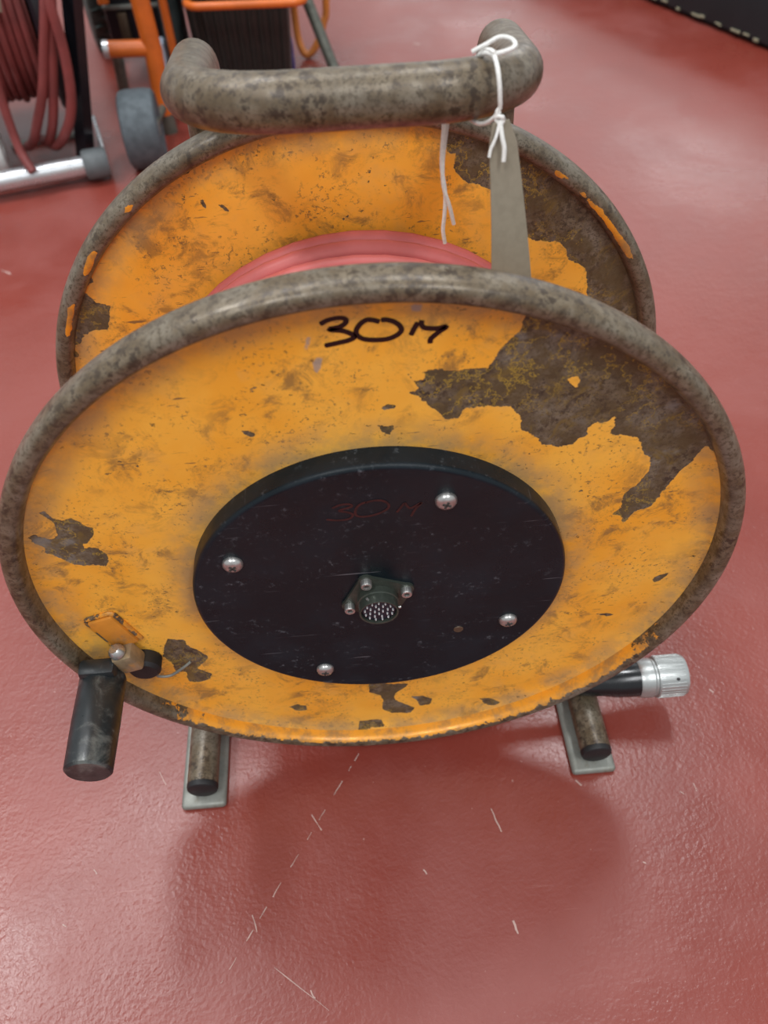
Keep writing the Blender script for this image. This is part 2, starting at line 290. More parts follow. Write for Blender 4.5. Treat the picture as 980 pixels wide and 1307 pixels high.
def mat_floor():
    t = NT('glossy_red_floor_paint')
    film = t.noise(4.5, 7, 0.62, dist=0.3)
    c = t.mix(t.step(t.noise(3.5, 5, 0.6), 0.35, 0.7), (0.238, 0.041, 0.027), (0.205, 0.035, 0.024))
    c = t.mix(t.step(film, 0.42, 0.72, 0, 0.5), c, (0.29, 0.085, 0.074))
    sp = t.math('MULTIPLY', t.step(t.noise(230, 2, 0.5), 0.73, 0.76), t.step(t.noise(7, 2), 0.42, 0.6))
    c = t.mix(t.math('MULTIPLY', sp, 0.5), c, (0.55, 0.36, 0.32))
    for ang, off in ((0.9, 0.0), (-0.5, 4.0)):
        s1 = t.noise(1.0, 3, 0.6, vec=t.coord((7, 200, 1), (0, 0, ang), (off, off, 0)))
        s1 = t.math('MULTIPLY', t.step(s1, 0.70, 0.75), t.step(t.noise(9, 2, vec=t.coord(loc=(off, 2, 0))), 0.52, 0.62))
        c = t.mix(t.math('MULTIPLY', s1, 0.3), c, (0.55, 0.30, 0.27))
    nb = t.bump(t.noise(330, 2, 0.5, dist=0.2), 0.34, 0.0010)
    nb = t.bump(t.noise(75, 3, 0.5), 0.22, 0.0018, nb)
    return t.done(c, t.step(film, 0.32, 0.68, 0.26, 0.44), 0.0, nb, Specular_IOR_Level=0.62)
M['floor'] = mat_floor()
M['scuff'] = plain('pale_scuff', (0.50, 0.33, 0.29), 0.6, 0, 0.2)
M['black_panel'] = plain('black_panel', (0.014, 0.022, 0.027), 0.45, 0, 0.4, 8, 0.05)
M['panel_chip'] = plain('pale_chipped_edge', (0.30, 0.27, 0.18), 0.6)

# ------------------------------------------------------------------ mesh helpers
def link(name, me, mat=None, parent=None, smooth=True, loc=None):
    if mat:
        for x in (mat if isinstance(mat, (list, tuple)) else [mat]): me.materials.append(M[x] if isinstance(x, str) else x)
    if smooth:
        me.polygons.foreach_set('use_smooth', [True] * len(me.polygons))
        try: me.set_sharp_from_angle(angle=math.radians(38))
        except Exception: pass
    o = bpy.data.objects.new(name, me)
    COL.objects.link(o)
    if parent is not None: o.parent = parent
    if loc is not None: o.location = loc
    return o
def mesh(name, v, f):
    me = bpy.data.meshes.new(name)
    me.from_pydata([tuple(map(float, p)) for p in v], [], f); me.update()
    return me
def empty(name, loc, label, cat, group=None, rotz=0.0):
    o = bpy.data.objects.new(name, None); COL.objects.link(o)
    o.location = loc; o.rotation_euler = (0, 0, rotz); o.empty_display_size = 0.05
    tag(o, label, cat, group)
    return o
def tag(o, label, cat=None, group=None):
    o['label'] = label
    if cat: o['category'] = cat
    if group: o['group'] = group
    return o
def revolve(prof, seg=64, axis='Y', closed=False):
    """prof: list of (radius, along).  Revolved about the axis; ends on the axis are capped by zero radius."""
    P = np.array(prof, float); n = len(P)
    T = np.linspace(0, 2 * math.pi, seg, endpoint=False)
    v = []
    for a in T:
        ca, sa = math.cos(a), math.sin(a)
        for r, h in P:
            if axis == 'Y': v.append((r * ca, h, r * sa))
            elif axis == 'X': v.append((h, r * ca, r * sa))
            else: v.append((r * ca, r * sa, h))
    f = []
    m = n if closed else n - 1
    for i in range(seg):
        j = (i + 1) % seg
        for k in range(m):
            k2 = (k + 1) % n
            f.append((i * n + k, i * n + k2, j * n + k2, j * n + k))
    me = mesh('rev', v, f)
    bm = bmesh.new(); bm.from_mesh(me)
    if not closed: bmesh.ops.remove_doubles(bm, verts=bm.verts, dist=1e-6)
    bmesh.ops.dissolve_degenerate(bm, edges=bm.edges, dist=1e-7)
    bmesh.ops.recalc_face_normals(bm, faces=bm.faces)
    bm.to_mesh(me); bm.free()
    return me
def fillet(pts, rad, n=8):
    pts = [Vector(p) for p in pts]
    out = [pts[0]]
    for i in range(1, len(pts) - 1):
        a, b, c = pts[i - 1], pts[i], pts[i + 1]
        r = rad[i] if isinstance(rad, (list, tuple)) else rad
        u = (a - b).normalized(); w = (c - b).normalized()
        ang = u.angle(w)
        if r <= 0 or ang > math.pi - 0.02: out.append(b); continue
        d = min(r / math.tan(ang / 2), (a - b).length * 0.62, (c - b).length * 0.62); rr = d * math.tan(ang / 2)
        cen = b + (u + w).normalized() * (rr / math.sin(ang / 2))
        s = (b + u * d) - cen; e = (b + w * d) - cen
        tot = s.angle(e)
        for k in range(n + 1):
            t = k / n
            q = (s * math.sin((1 - t) * tot) + e * math.sin(t * tot)) / math.sin(tot) if tot > 1e-4 else s
            out.append(cen + q)
    out.append(pts[-1])
    return out
def smooth_path(pts, n=8, closed=False):
    P = [Vector(p) for p in pts]; out = []; N = len(P)
    rng = N if closed else N - 1
    for i in range(rng):
        if closed: p0, p1, p2, p3 = P[i - 1], P[i], P[(i + 1) % N], P[(i + 2) % N]
        else: p0, p1, p2, p3 = P[max(i - 1, 0)], P[i], P[i + 1], P[min(i + 2, N - 1)]
        for k in range(n):
            t = k / n
            out.append(0.5 * ((2 * p1) + (p2 - p0) * t + (2 * p0 - 5 * p1 + 4 * p2 - p3) * t * t + (3 * p1 - p0 - 3 * p2 + p3) * t ** 3))
    if not closed: out.append(P[-1])
    return out
def sweep(path, r, seg=16, closed=False, cap=True):
    P = [Vector(p) for p in path]; N = len(P)
    rr = r if isinstance(r, (list, tuple)) else [r] * N
    def tan(i):
        if closed: return (P[(i + 1) % N] - P[i - 1]).normalized()
        return (P[min(i + 1, N - 1)] - P[max(i - 1, 0)]).normalized()
    t0 = tan(0); up = Vector((0, 0, 1)) if abs(t0.z) < 0.9 else Vector((1, 0, 0))
    nrm = (up - t0 * up.dot(t0)).normalized()
    v = []
    for i in range(N):
        t = tan(i); nrm = (nrm - t * nrm.dot(t)).normalized(); b = t.cross(nrm)
        for k in range(seg):
            a = 2 * math.pi * k / seg
            v.append(P[i] + (nrm * math.cos(a) + b * math.sin(a)) * rr[i])
    f = []
    for i in range(N if closed else N - 1):
        j = (i + 1) % N
        for k in range(seg):
            k2 = (k + 1) % seg
            f.append((i * seg + k, i * seg + k2, j * seg + k2, j * seg + k))
    if cap and not closed:
        f.append(tuple(range(seg))[::-1]); f.append(tuple((N - 1) * seg + k for k in range(seg)))
    me = mesh('sweep', v, f)
    bm = bmesh.new(); bm.from_mesh(me); bmesh.ops.recalc_face_normals(bm, faces=bm.faces); bm.to_mesh(me); bm.free()
    return me
def box(size, bev=0.0, mat=None, taper=None, seg=2):
    bm = bmesh.new(); bmesh.ops.create_cube(bm, size=1.0)
    for v in bm.verts:
        v.co = Vector((v.co.x * size[0], v.co.y * size[1], v.co.z * size[2]))
        if taper and v.co.z < 0: v.co.x *= taper; v.co.y *= taper
    if bev: bmesh.ops.bevel(bm, geom=bm.edges[:] + bm.verts[:], offset=bev, segments=seg, affect='EDGES', profile=0.5)
    if mat: bm.transform(mat)
    me = bpy.data.meshes.new('box'); bm.to_mesh(me); bm.free()
    return me
def join(meshes):
    """one mesh out of several; material index = position in the list"""
    bm = bmesh.new()
    for i, me in enumerate(meshes):
        n0 = len(bm.faces); bm.from_mesh(me); bm.faces.ensure_lookup_table()
        for f in bm.faces[n0:]: f.material_index = i
    me = bpy.data.meshes.new('joined'); bm.to_mesh(me); bm.free()
    return me
def xf(me, mat):
    me.transform(mat); return me
def T(x, y, z): return Matrix.Translation((x, y, z))
def RX(a): return Matrix.Rotation(a, 4, 'X')
def RY(a): return Matrix.Rotation(a, 4, 'Y')
def RZ(a): return Matrix.Rotation(a, 4, 'Z')
def ribbon(strokes, y, width, thick):
    """felt pen strokes: flat rounded strips lying on the plane y, facing -Y"""
    v = []; f = []
    for s in strokes:
        path = smooth_path([(x / 1000, 0, z / 1000) for x, z in s], 6)
        n = len(path); base = len(v)
        for i, p in enumerate(path):
            t = (path[min(i + 1, n - 1)] - path[max(i - 1, 0)]).normalized()
            side = Vector((-t.z, 0, t.x))
            w = width * 0.5 * (0.55 if i in (0, n - 1) else 1.0)
            for sg in (-1, 1):
                q = p + side * (w * sg)
                v.append((q.x, y - thick, q.z)); v.append((q.x, y + 0.0002, q.z))
        for i in range(n - 1):
            a = base + i * 4; b = a + 4
            f += [(a, a + 2, b + 2, b), (a, b, b + 1, a + 1), (a + 2, a + 3, b + 3, b + 2)]
        a = base; b = base + (n - 1) * 4
        f += [(a, a + 1, a + 3, a + 2), (b, b + 2, b + 3, b + 1)]
    me = mesh('ink', v, f)
    bm = bmesh.new(); bm.from_mesh(me); bmesh.ops.recalc_face_normals(bm, faces=bm.faces); bm.to_mesh(me); bm.free()
    return me
def poly_sdf(P, poly):
    """signed distance (mm, negative inside) of points P (n,2) to a polygon"""
    poly = np.array(poly, float); n = len(poly)
    best = np.full(len(P), 1e9); inside = np.zeros(len(P), bool)
    for i in range(n):
        a = poly[i]; b = poly[(i + 1) % n]; e = b - a
        w = P - a
        t = np.clip((w @ e) / max(e @ e, 1e-9), 0, 1)
        d = w - t[:, None] * e
        best = np.minimum(best, (d * d).sum(1))
        c = ((a[1] > P[:, 1]) != (b[1] > P[:, 1]))
        if abs(e[1]) > 1e-9: inside ^= c & (P[:, 0] < e[0] * (P[:, 1] - a[1]) / e[1] + a[0])
    s = np.sqrt(best)
    return np.where(inside, -s, s)
def set_attr(me, name, vals):
    a = me.attributes.new(name, 'FLOAT', 'POINT'); a.data.foreach_set('value', np.asarray(vals, np.float32))

# ------------------------------------------------------------------ setting: floor
fl = link('floor', mesh('floor', [(-5, -4, 0), (5, -4, 0), (5, 7, 0), (-5, 7, 0)], [(0, 1, 2, 3)]), 'floor', smooth=False)
fl['kind'] = 'structure'
fl['label'] = 'glossy red painted floor with pale scuffs'

# ------------------------------------------------------------------ the cable reel
reel = empty('cable_reel', (0, 0, 0), 'large orange chipped-paint cable reel with rusty rims, black hub and tube handle', 'cable reel')
RO, RA_, RB_ = 0.19, 0.0055, 0.009       # rim outer radius, radial and axial half size
WY = 0.1488                              # distance between the two rims

def flange_plate(side):
    """side=1 front (lip curls towards -Y), 0 rear.  The face towards -Y carries the dense wear attributes."""
    yp = 0.0024 if side else WY - 0.0024
    rs = np.concatenate([np.linspace(0.03, 0.168, 112), np.linspace(0.169, 0.1805, 12)])
    prof = []
    for r in rs:
        e = max(0.0, (r - 0.166) / 0.0145)
        prof.append((r, yp - (0.0030 * e ** 2.0 if side else -0.0008 * e)))
    prof += [(0.1805, yp + 0.0026), (0.03, yp + 0.0026)]
    return revolve(prof, 1000, 'Y', closed=True)
def wear(me, bare, islands, grey):
    co = np.empty(len(me.vertices) * 3); me.vertices.foreach_get('co', co); co = co.reshape(-1, 3)
    P = co[:, [0, 2]] * 1000
    d = np.full(len(P), 40.0)
    for p in bare: d = np.minimum(d, poly_sdf(P, p))
    for p in islands: d = np.maximum(d, -poly_sdf(P, p))
    g = np.full(len(P), 40.0)
    for p in grey: g = np.minimum(g, poly_sdf(P, p))
    set_attr(me, 'paint_mm', d); set_attr(me, 'grey_mm', g); set_attr(me, 'radius_mm', np.hypot(P[:, 0], P[:, 1]))
def rim_mesh(yc, fn):
    prof = []
    for k in range(28):
        a = 2 * math.pi * k / 28
        ca, sa = math.cos(a), math.sin(a)
        e = 0.8
        prof.append((RO - RA_ + RA_ * math.copysign(abs(ca) ** e, ca), yc + RB_ * math.copysign(abs(sa) ** e, sa)))
    me = revolve(prof, 360, 'Y', closed=True)
    co = np.empty(len(me.vertices) * 3); me.vertices.foreach_get('co', co); co = co.reshape(-1, 3)
    set_attr(me, 'paint_mm', fn(co, yc))
    return me
def rim_front_paint(co, yc):
    ang = np.degrees(np.arctan2(co[:, 2], co[:, 0])); r = np.hypot(co[:, 0], co[:, 2])
    low = 55 - np.abs((ang + 82 + 180) % 360 - 180)          # paint survives inside the lower part of the lip
    inner = (RO - RA_ - 0.0032 - r) * 1000 * 1.2
    return np.minimum(np.minimum(low * 0.25, inner), 6.0)
def rim_rear_paint(co, yc):
    P = co[:, [0, 2]] * 1000
    d = np.full(len(P), 40.0)
    for p in RIM_PAINT: d = np.minimum(d, poly_sdf(P, p))
    return np.where(co[:, 1] < yc - 0.001, np.clip(-d * 3.0, -8, 5) + 1.5, -8.0)

axis0 = (0, 0, AX)
me = flange_plate(1); wear(me, FRONT_BARE, FRONT_ISLAND, FRONT_GREY)
front = link('flange', me, 'flange', reel, loc=axis0)
tag(front, 'orange flange with peeled brown patches')
r1 = link('rolled_rim', rim_mesh(0.0, rim_front_paint), 'rim_steel', front)
ink = link('handwritten_lettering', ribbon(PEN_PLATE, 0.0024, 0.0021, 0.00025), 'ink', front)
tag(ink, 'handwritten 30M in dark marker')
me = flange_plate(0); wear(me, REAR_BARE, [], [])
rear = link('flange', me, 'flange', reel, loc=axis0)
tag(rear, 'orange flange with a large bare rusty area')
link('rolled_rim', rim_mesh(WY, rim_rear_paint), 'rim_steel', rear)
link('drum_core', revolve([(0.0, 0.0045), (0.078, 0.0045), (0.078, WY - 0.003), (0, WY - 0.003)], 72), 'rim_steel', reel, loc=axis0)
link('axle', revolve([(0, 0.0), (0.012, 0.0), (0.012, 0.198), (0.009, 0.201), (0, 0.201)], 24), 'tube_steel', reel, loc=(0, 0, AX))

# hub cover
cov = link('hub_cover', revolve([(0, -0.0096), (0.0950, -0.0096), (0.0958, -0.0099), (0.0968, -0.0096), (0.0978, -0.0086), (0.0982, -0.0072), (0.0982, 0.0028), (0, 0.0028)], 160), 'cover', reel, loc=axis0)
tag(cov, 'round black plastic hub cover')
tag(link('handwritten_lettering', ribbon(PEN_COVER, -0.0096, 0.0012, 0.0002), 'faint_ink', cov), 'faint handwritten 30M in reddish marker')
def pan_screw(r, hgt, cross):
    dome = revolve([(0, -hgt), (r * 0.45, -hgt * 0.97), (r * 0.8, -hgt * 0.75), (r, -hgt * 0.35), (r, 0.0003), (0, 0.0003)], 28)
    a = box((cross * 2, 0.0006, cross * 0.5), 0, T(0, -hgt, 0)); b = box((cross * 0.5, 0.0006, cross * 2), 0, T(0, -hgt, 0))  # flat cross, coloured dark to suggest a shaded recess
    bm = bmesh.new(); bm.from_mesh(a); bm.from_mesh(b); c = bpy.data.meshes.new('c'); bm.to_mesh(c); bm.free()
    return join([dome, c])
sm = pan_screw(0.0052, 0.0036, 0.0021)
sm.materials.append(M['zinc']); sm.materials.append(M['recess_shade'])
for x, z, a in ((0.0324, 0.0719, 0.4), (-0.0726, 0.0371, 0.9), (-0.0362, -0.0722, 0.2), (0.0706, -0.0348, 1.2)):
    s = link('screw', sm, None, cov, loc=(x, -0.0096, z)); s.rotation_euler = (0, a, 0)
ss = link('countersunk_screw', revolve([(0, -0.0004), (0.0014, -0.0002), (0.0026, -0.0004), (0.003, 0.0002), (0, 0.0002)], 20), 'brown_rod', cov, loc=(0.0427, -0.0096, -0.0411))

# multi pin socket
CX, CZ = -0.0022, -0.0008
sock = link('connector_socket', revolve([(0, -0.0008), (0.0094, -0.0008), (0.0094, -0.0112), (0.0103, -0.0114), (0.0105, -0.0106), (0.0103, -0.0056), (0.0109, -0.0052), (0.0109, -0.0004), (0.0, 0.0)], 64), 'olive', reel, loc=(CX, -0.0096, AX + CZ))
tag(sock, 'olive metal multi-pin panel socket')
def mounting_plate():
    bm = bmesh.new(); n = 40; rc = 0.0162
    ring = []
    for q in range(4):
        a0 = math.radians(20 + 90 * q)
        for k in range(-4, 5):
            a = a0 + k * math.radians(18)
            ring.append((rc * math.cos(a0) + 0.0042 * math.cos(a), rc * math.sin(a0) + 0.0042 * math.sin(a)))
    vs = [bm.verts.new((x, -0.0016, z)) for x, z in ring]; f = bm.faces.new(vs)
    e = bmesh.ops.extrude_face_region(bm, geom=[f])
    for v in e['geom']:
        if isinstance(v, bmesh.types.BMVert): v.co.y = 0.0001
    bmesh.ops.recalc_face_normals(bm, faces=bm.faces)
    me = bpy.data.meshes.new('plate'); bm.to_mesh(me); bm.free(); return me
link('mounting_plate', mounting_plate(), 'olive', sock)
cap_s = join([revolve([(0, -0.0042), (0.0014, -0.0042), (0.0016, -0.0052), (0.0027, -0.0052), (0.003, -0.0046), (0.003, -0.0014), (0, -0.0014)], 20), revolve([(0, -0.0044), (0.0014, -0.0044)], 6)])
cap_s.materials.append(M['zinc']); cap_s.materials.append(M['recess_shade'])
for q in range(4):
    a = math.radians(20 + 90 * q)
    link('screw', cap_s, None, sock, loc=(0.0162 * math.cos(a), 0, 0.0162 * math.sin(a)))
link('pin_insert', revolve([(0, -0.0098), (0.0088, -0.0098), (0.0091, -0.0092), (0.0091, -0.002), (0, -0.002)], 40), 'insert', sock)
pm = revolve([(0, -0.00135), (0.0003, -0.00125), (0.00052, -0.0008), (0.00052, 0.0002), (0, 0.0002)], 8)
pm.materials.append(M['pin'])
for rr, n, ph in ((0.0074, 13, 0.1), (0.0049, 8, 0.3), (0.0021, 4, 0.0)):
    for k in range(n):
        a = ph + 2 * math.pi * k / n
        link('contact_pin', pm, None, sock, loc=(rr * math.cos(a), -0.0098, rr * math.sin(a)))
stud = revolve([(0, 0.0120), (0.0007, 0.0118), (0.0008, 0.0112), (0.0008, 0.0098), (0, 0.0098)], 12, 'X')
stud.materials.append(M['zinc'])
for a in (0.0, 2.09, 4.19):
    o = link('bayonet_pin', stud, None, sock, loc=(0, -0.0085, 0)); o.rotation_euler = (0, a, 0)
# crank
crank = link('crank_grip', revolve([(0, -0.0685), (0.0115, -0.0685), (0.0128, -0.0672), (0.0132, -0.04), (0.0129, -0.012), (0.0118, -0.0095), (0, -0.0095)], 48), 'grip', reel, loc=(-0.1635, 0, AX - 0.0580))
tag(crank, 'scuffed black cylindrical winding grip')
ang = math.atan2(-0.0256, 0.008)
def on_crank(name, me, mat, x, y, z, ry=0.0):
    o = link(name, me, mat, crank, loc=(x + 0.1635, y, z + 0.0580)); o.rotation_euler = (0, ry, 0); return o
ry = math.radians(-18)
on_crank('bracket_strap', box((0.0155, 0.0032, 0.028), 0.0014), 'strap', -0.1512, 0.0006, -0.0295, ry)
on_crank('bracket_border', join([sweep(fillet([(-0.0088, 0, -0.014), (-0.0088, 0, 0.0155), (0.0088, 0, 0.0155), (0.0088, 0, -0.014)], 0.003), 0.0014, 8)]), 'rim_steel', -0.1512, 0.0016, -0.0295, ry)
on_crank('bracket_lug', box((0.0135, 0.0115, 0.0150), 0.002), 'bare_bracket', -0.1475, -0.0055, -0.0485, ry)
on_crank('pivot_bolt', xf(revolve([(0, 0.005), (0.0030, 0.0046), (0.0045, 0.003), (0.0048, 0.0), (0, 0.0)], 20, 'Z'), T(0, 0, 0)), 'zinc', -0.1510, -0.0062, -0.0410, ry)
on_crank('pivot_block', box((0.021, 0.011, 0.014), 0.003, T(0, 0, 0)), 'grip', -0.1635, -0.0120, -0.0500, 0.0)
on_crank('pivot_washer', revolve([(0, -0.008), (0.0075, -0.008), (0.0095, -0.006), (0.0095, 0.002), (0, 0.002)], 28), 'rubber', -0.1415, 0.0, -0.0620)
on_crank('spring_clip', sweep(smooth_path([(-0.135, 0.0005, -0.058), (-0.1335, -0.0035, -0.066), (-0.137, -0.004, -0.0735), (-0.130, -0.003, -0.0765), (-0.121, -0.001, -0.0715), (-0.1165, 0.001, -0.069)], 6), 0.0009, 8), 'galvanised', -0.0, 0.0, -0.0)

# tube frame: foot, upright behind the rear flange, handle over the drum, upright, foot
CXF = 0.006; TR = 0.0108
fr_pts = [(CXF - 0.139, -0.023, 0.0172), (CXF - 0.139, 0.179, 0.0175), (-0.0720, 0.179, 0.29), (-0.0700, 0.179, 0.4135), (-0.0620, 0.058, 0.439),
          (0.0680, 0.058, 0.4385), (0.0790, 0.179, 0.4135), (0.0820, 0.179, 0.29), (CXF + 0.139, 0.179, 0.0175), (CXF + 0.139, -0.023, 0.0172)]
frame = link('tube_frame', sweep(fillet(fr_pts, [0, 0.04, 0.05, 0.028, 0.044, 0.044, 0.028, 0.05, 0.04, 0], 14), TR, 28), 'tube_steel', reel)
tag(frame, 'bent steel tube handle and legs, worn grey on top')
link('cross_brace', box((0.2, 0.004, 0.06), 0.001), 'rim_steel', reel, loc=(CXF, 0.190, AX))
for s in (-1, 1):
    link('end_cap', revolve([(0, -0.0036), (0.0088, -0.0036), (0.0104, -0.0026), (0.0109, -0.001), (0.0109, 0.001), (0, 0.001)], 28), 'rubber', frame, loc=(CXF + s * 0.139, -0.0235, 0.0172))
    pl = box((0.0315, 0.215, 0.0062), 0.0028, seg=3)
    link('foot_plate', pl, 'galvanised', frame, loc=(CXF + s * 0.139 - 0.0012, 0.0740, 0.0031))

# ------------------------------------------------------------------ cable wound on the reel, with its plug
cable = empty('wound_cable', (0.15, 0.018, 0.0), 'pinkish red cable wound on the orange reel, ending in a silver plug', 'cable')
CR = 0.0062
pts = []
N = 11
ry0, ry1 = WY - 0.0035 - 0.009, 0.0165
for i in range(N * 48 + 1):
    a = 2 * math.pi * i / 48
    k = i / 48.0
    ph = (k % 1.0)
    yy = ry0 - (ry0 - ry1) * (math.floor(k) + (max(0, ph - 0.85) / 0.15 if ph > 0.85 else 0)) / N
    rad = 0.1195 + 0.0010 * math.sin(2.3 * math.floor(k)) + 0.0006 * math.sin(a * 2 + k)
    pts.append(Vector((rad * math.sin(a + math.pi), yy, AX + rad * math.cos(a + math.pi))))
last = pts[-1]
tail = smooth_path([last, (-0.035, 0.0165, AX - 0.114), (0.03, 0.018, AX - 0.135), (0.085, 0.019, 0.055), (0.125, 0.0185, 0.043), (0.150, 0.018, 0.0405)], 8)
pts = pts[:-1] + tail
off = Vector((0.15, 0.018, 0.0))
link('jacket', sweep([p - off for p in pts], CR, 12), 'cable_pink', cable)
inner = revolve([(0.0785, 0.009), (0.1135, 0.009), (0.1135, WY - 0.008), (0.0785, WY - 0.008)], 72, closed=True)
o = link('winding', inner, 'cable_pink', cable, loc=Vector((0, 0, AX)) - off)
boot = link('strain_boot', revolve([(0, -0.018), (0.0078, -0.018), (0.0095, -0.006), (0.0105, 0.004), (0.0122, 0.013), (0.0128, 0.026), (0.0128, 0.033), (0, 0.033)], 36, 'X'), 'boot', cable, loc=Vector((0.152, 0.018, 0.0405)) - off)
plug = link('plug_shell', revolve([(0, 0.029), (0.0130, 0.029), (0.0139, 0.031), (0.0142, 0.036), (0.0142, 0.0385), (0.0134, 0.0395), (0.0134, 0.041), (0.0146, 0.0415), (0.0148, 0.043), (0.0148, 0.060), (0.0142, 0.0625), (0.0125, 0.0632), (0.0118, 0.058), (0, 0.058)], 48, 'X'), 'aluminium', cable, loc=Vector((0.152, 0.018, 0.0405)) - off)
tag(plug, 'silver aluminium coupling ring')
gm_ = box((0.018, 0.0007, 0.0007), 0.0002)
gm_.materials.append(M['aluminium'])
for k in range(36):
    a = 2 * math.pi * k / 36
    g = link('grip_rib', gm_, None, plug, smooth=False, loc=(0.0515, 0.0148 * math.cos(a), 0.0148 * math.sin(a)))
    g.rotation_euler = (a, 0, 0)
link('set_screw', revolve([(0, 0.0), (0.0012, 0.0), (0.0012, 0.0006), (0, 0.0006)], 10, 'Z'), 'rubber', plug, loc=(0.054, -0.0095, 0.0115))

# ------------------------------------------------------------------ card tag and its string
def tag_mesh():
    rows = 14; v = []; f = []
    top = Vector((0.0562, 0.0460, 0.4320)); bot = Vector((0.0652, 0.026, 0.330))
    for i in range(rows + 1):
        t = i / rows
        c = top.lerp(bot, t) + Vector((0.001 * math.sin(t * 3), -0.004 * math.sin(t * math.pi), 0))
        w = (0.0034 + min(t / 0.05, 1) * 0.0020 + 0.0058 * t)
        yaw = 0.35 - 0.30 * t
        d = Vector((math.cos(yaw), math.sin(yaw), 0))
        nrm = Vector((math.sin(yaw), -math.cos(yaw), 0)) * 0.0003
        for q in (c - d * w + nrm, c + d * w + nrm, c + d * w - nrm, c - d * w - nrm): v.append(q - TG)
    for i in range(rows):
        a = i * 4; b = a + 4
        for k in range(4): f.append((a + k, a + (k + 1) % 4, b + (k + 1) % 4, b + k))
    f.append((0, 3, 2, 1)); f.append(tuple(rows * 4 + k for k in range(4)))
    me = mesh('tag', v, f)
    bm = bmesh.new(); bm.from_mesh(me); bmesh.ops.recalc_face_normals(bm, faces=bm.faces); bm.to_mesh(me); bm.free()
    return me
TG = Vector((0.0655, 0.026, 0.330))
tg = link('card_tag', tag_mesh(), 'card', None, loc=TG)
tag(tg, 'long grey-brown card tag hanging by white string from the reel handle', 'tag')
st = empty('tied_string', (0.057, 0.058, 0.439), 'thin white string knotted around the reel handle with loose ends', 'string')
so = Vector((0.057, 0.058, 0.439))
def strand(name, pts, r=0.00085, n=8):
    return link(name, sweep([p - so for p in smooth_path(pts, n)], r, 8), 'string', st)
hb = (0.058, 0.439)
def around(x0, x1, a0, a1, n=9, rad=TR + 0.0009):
    return [(x0 + (x1 - x0) * k / (n - 1), hb[0] - rad * math.sin(a0 + (a1 - a0) * k / (n - 1)), hb[1] + rad * math.cos(a0 + (a1 - a0) * k / (n - 1))) for k in range(n)]
SX = 0.0550
strand('wrap_strand', around(SX - 0.001, SX + 0.0004, 0.05, 1.75) + [(SX - 0.0005, 0.0465, 0.4350), (SX + 0.0005, 0.0455, 0.4335)])
strand('wrap_strand', around(SX - 0.010, SX - 0.001, -1.6, 0.05, 8))
strand('wrap_strand', around(SX - 0.008, SX - 0.0008, -1.7, 0.1, 8, TR + 0.0019))
strand('bow_loop', [(SX - 0.008, 0.0640, 0.4500), (SX - 0.003, 0.0640, 0.4522), (SX + 0.0025, 0.0665, 0.4535), (SX + 0.0068, 0.0650, 0.4530), (SX + 0.0072, 0.0605, 0.4522), (SX + 0.003, 0.0575, 0.4518), (SX - 0.001, 0.0573, 0.4512)])
strand('knot', [(SX + 0.0005 + 0.0012 * math.cos(a), 0.0455 - 0.0008 * math.sin(a * 1.5), 0.4330 + 0.0012 * math.sin(a)) for a in [k * 0.8 for k in range(10)]], 0.0008)
strand('tag_end', [(SX + 0.0005, 0.0445, 0.433), (SX + 0.0010, 0.0415, 0.4285), (SX + 0.0018, 0.0395, 0.4250), (SX + 0.0016, 0.0380, 0.4205)])
strand('tag_end', [(SX + 0.0004, 0.0445, 0.4330), (SX - 0.0012, 0.0415, 0.4285), (SX - 0.0032, 0.0400, 0.4245), (SX - 0.0038, 0.0390, 0.4220)], 0.0006)
strand('wrap_strand', around(SX + 0.0004, SX - 0.0080, 1.9, 3.3, 6))
hx = 0.0385
strand('loose_end', [(hx + 0.003, 0.069, 0.4350), (hx + 0.001, 0.067, 0.4280), (hx, 0.0660, 0.420), (hx - 0.001, 0.066, 0.409), (hx - 0.0005, 0.066, 0.398), (hx + 0.0025, 0.066, 0.388), (hx + 0.0045, 0.066, 0.380)])
strand('loose_end', [(hx + 0.001, 0.069, 0.4350), (hx - 0.0002, 0.068, 0.428), (hx - 0.0008, 0.0675, 0.420), (hx - 0.0012, 0.0675, 0.406), (hx + 0.0005, 0.067, 0.394), (hx + 0.0005, 0.067, 0.385), (hx + 0.0, 0.067, 0.377), (hx + 0.0010, 0.067, 0.3705)])

# ------------------------------------------------------------------ background: second cable reel with loose dark red cable
YAW = math.radians(15.5)
r2 = empty('cable_reel', (-0.392, 1.05, 0), 'black-framed cable reel with silver foot bar standing beside the orange trolley', 'cable reel', rotz=YAW)
link('flange', revolve([(0, -0.004), (0.132, -0.004), (0.142, -0.010), (0.150, -0.005), (0.150, 0.005), (0.142, 0.010), (0.132, 0.004), (0, 0.004)], 72, 'X'), 'black_frame', r2, loc=(-0.006, 0.02, 0.195))
link('flange', revolve([(0, -0.004), (0.132, -0.004), (0.142, -0.010), (0.150, -0.005), (0.150, 0.005), (0.142, 0.010), (0.132, 0.004), (0, 0.004)], 72, 'X'), 'black_frame', r2, loc=(-0.24, 0.02, 0.195))
link('frame_upright', sweep([(-0.006, -0.071, 0.0), (0.0387, -0.0834, 0.2093), (0.085, -0.096, 0.42)], 0.0135, 4), 'black_frame', r2, smooth=False)
link('frame_upright', box((0.017, 0.030, 0.42), 0.004, T(0, 0, 0.21) ), 'black_frame', r2, loc=(-0.258, -0.01, 0.0))
link('foot_bar', revolve([(0, -0.26), (0.0135, -0.26), (0.0135, 0.0), (0, 0.0)], 28, 'X'), 'silver', r2, loc=(-0.008, -0.148, 0.024))
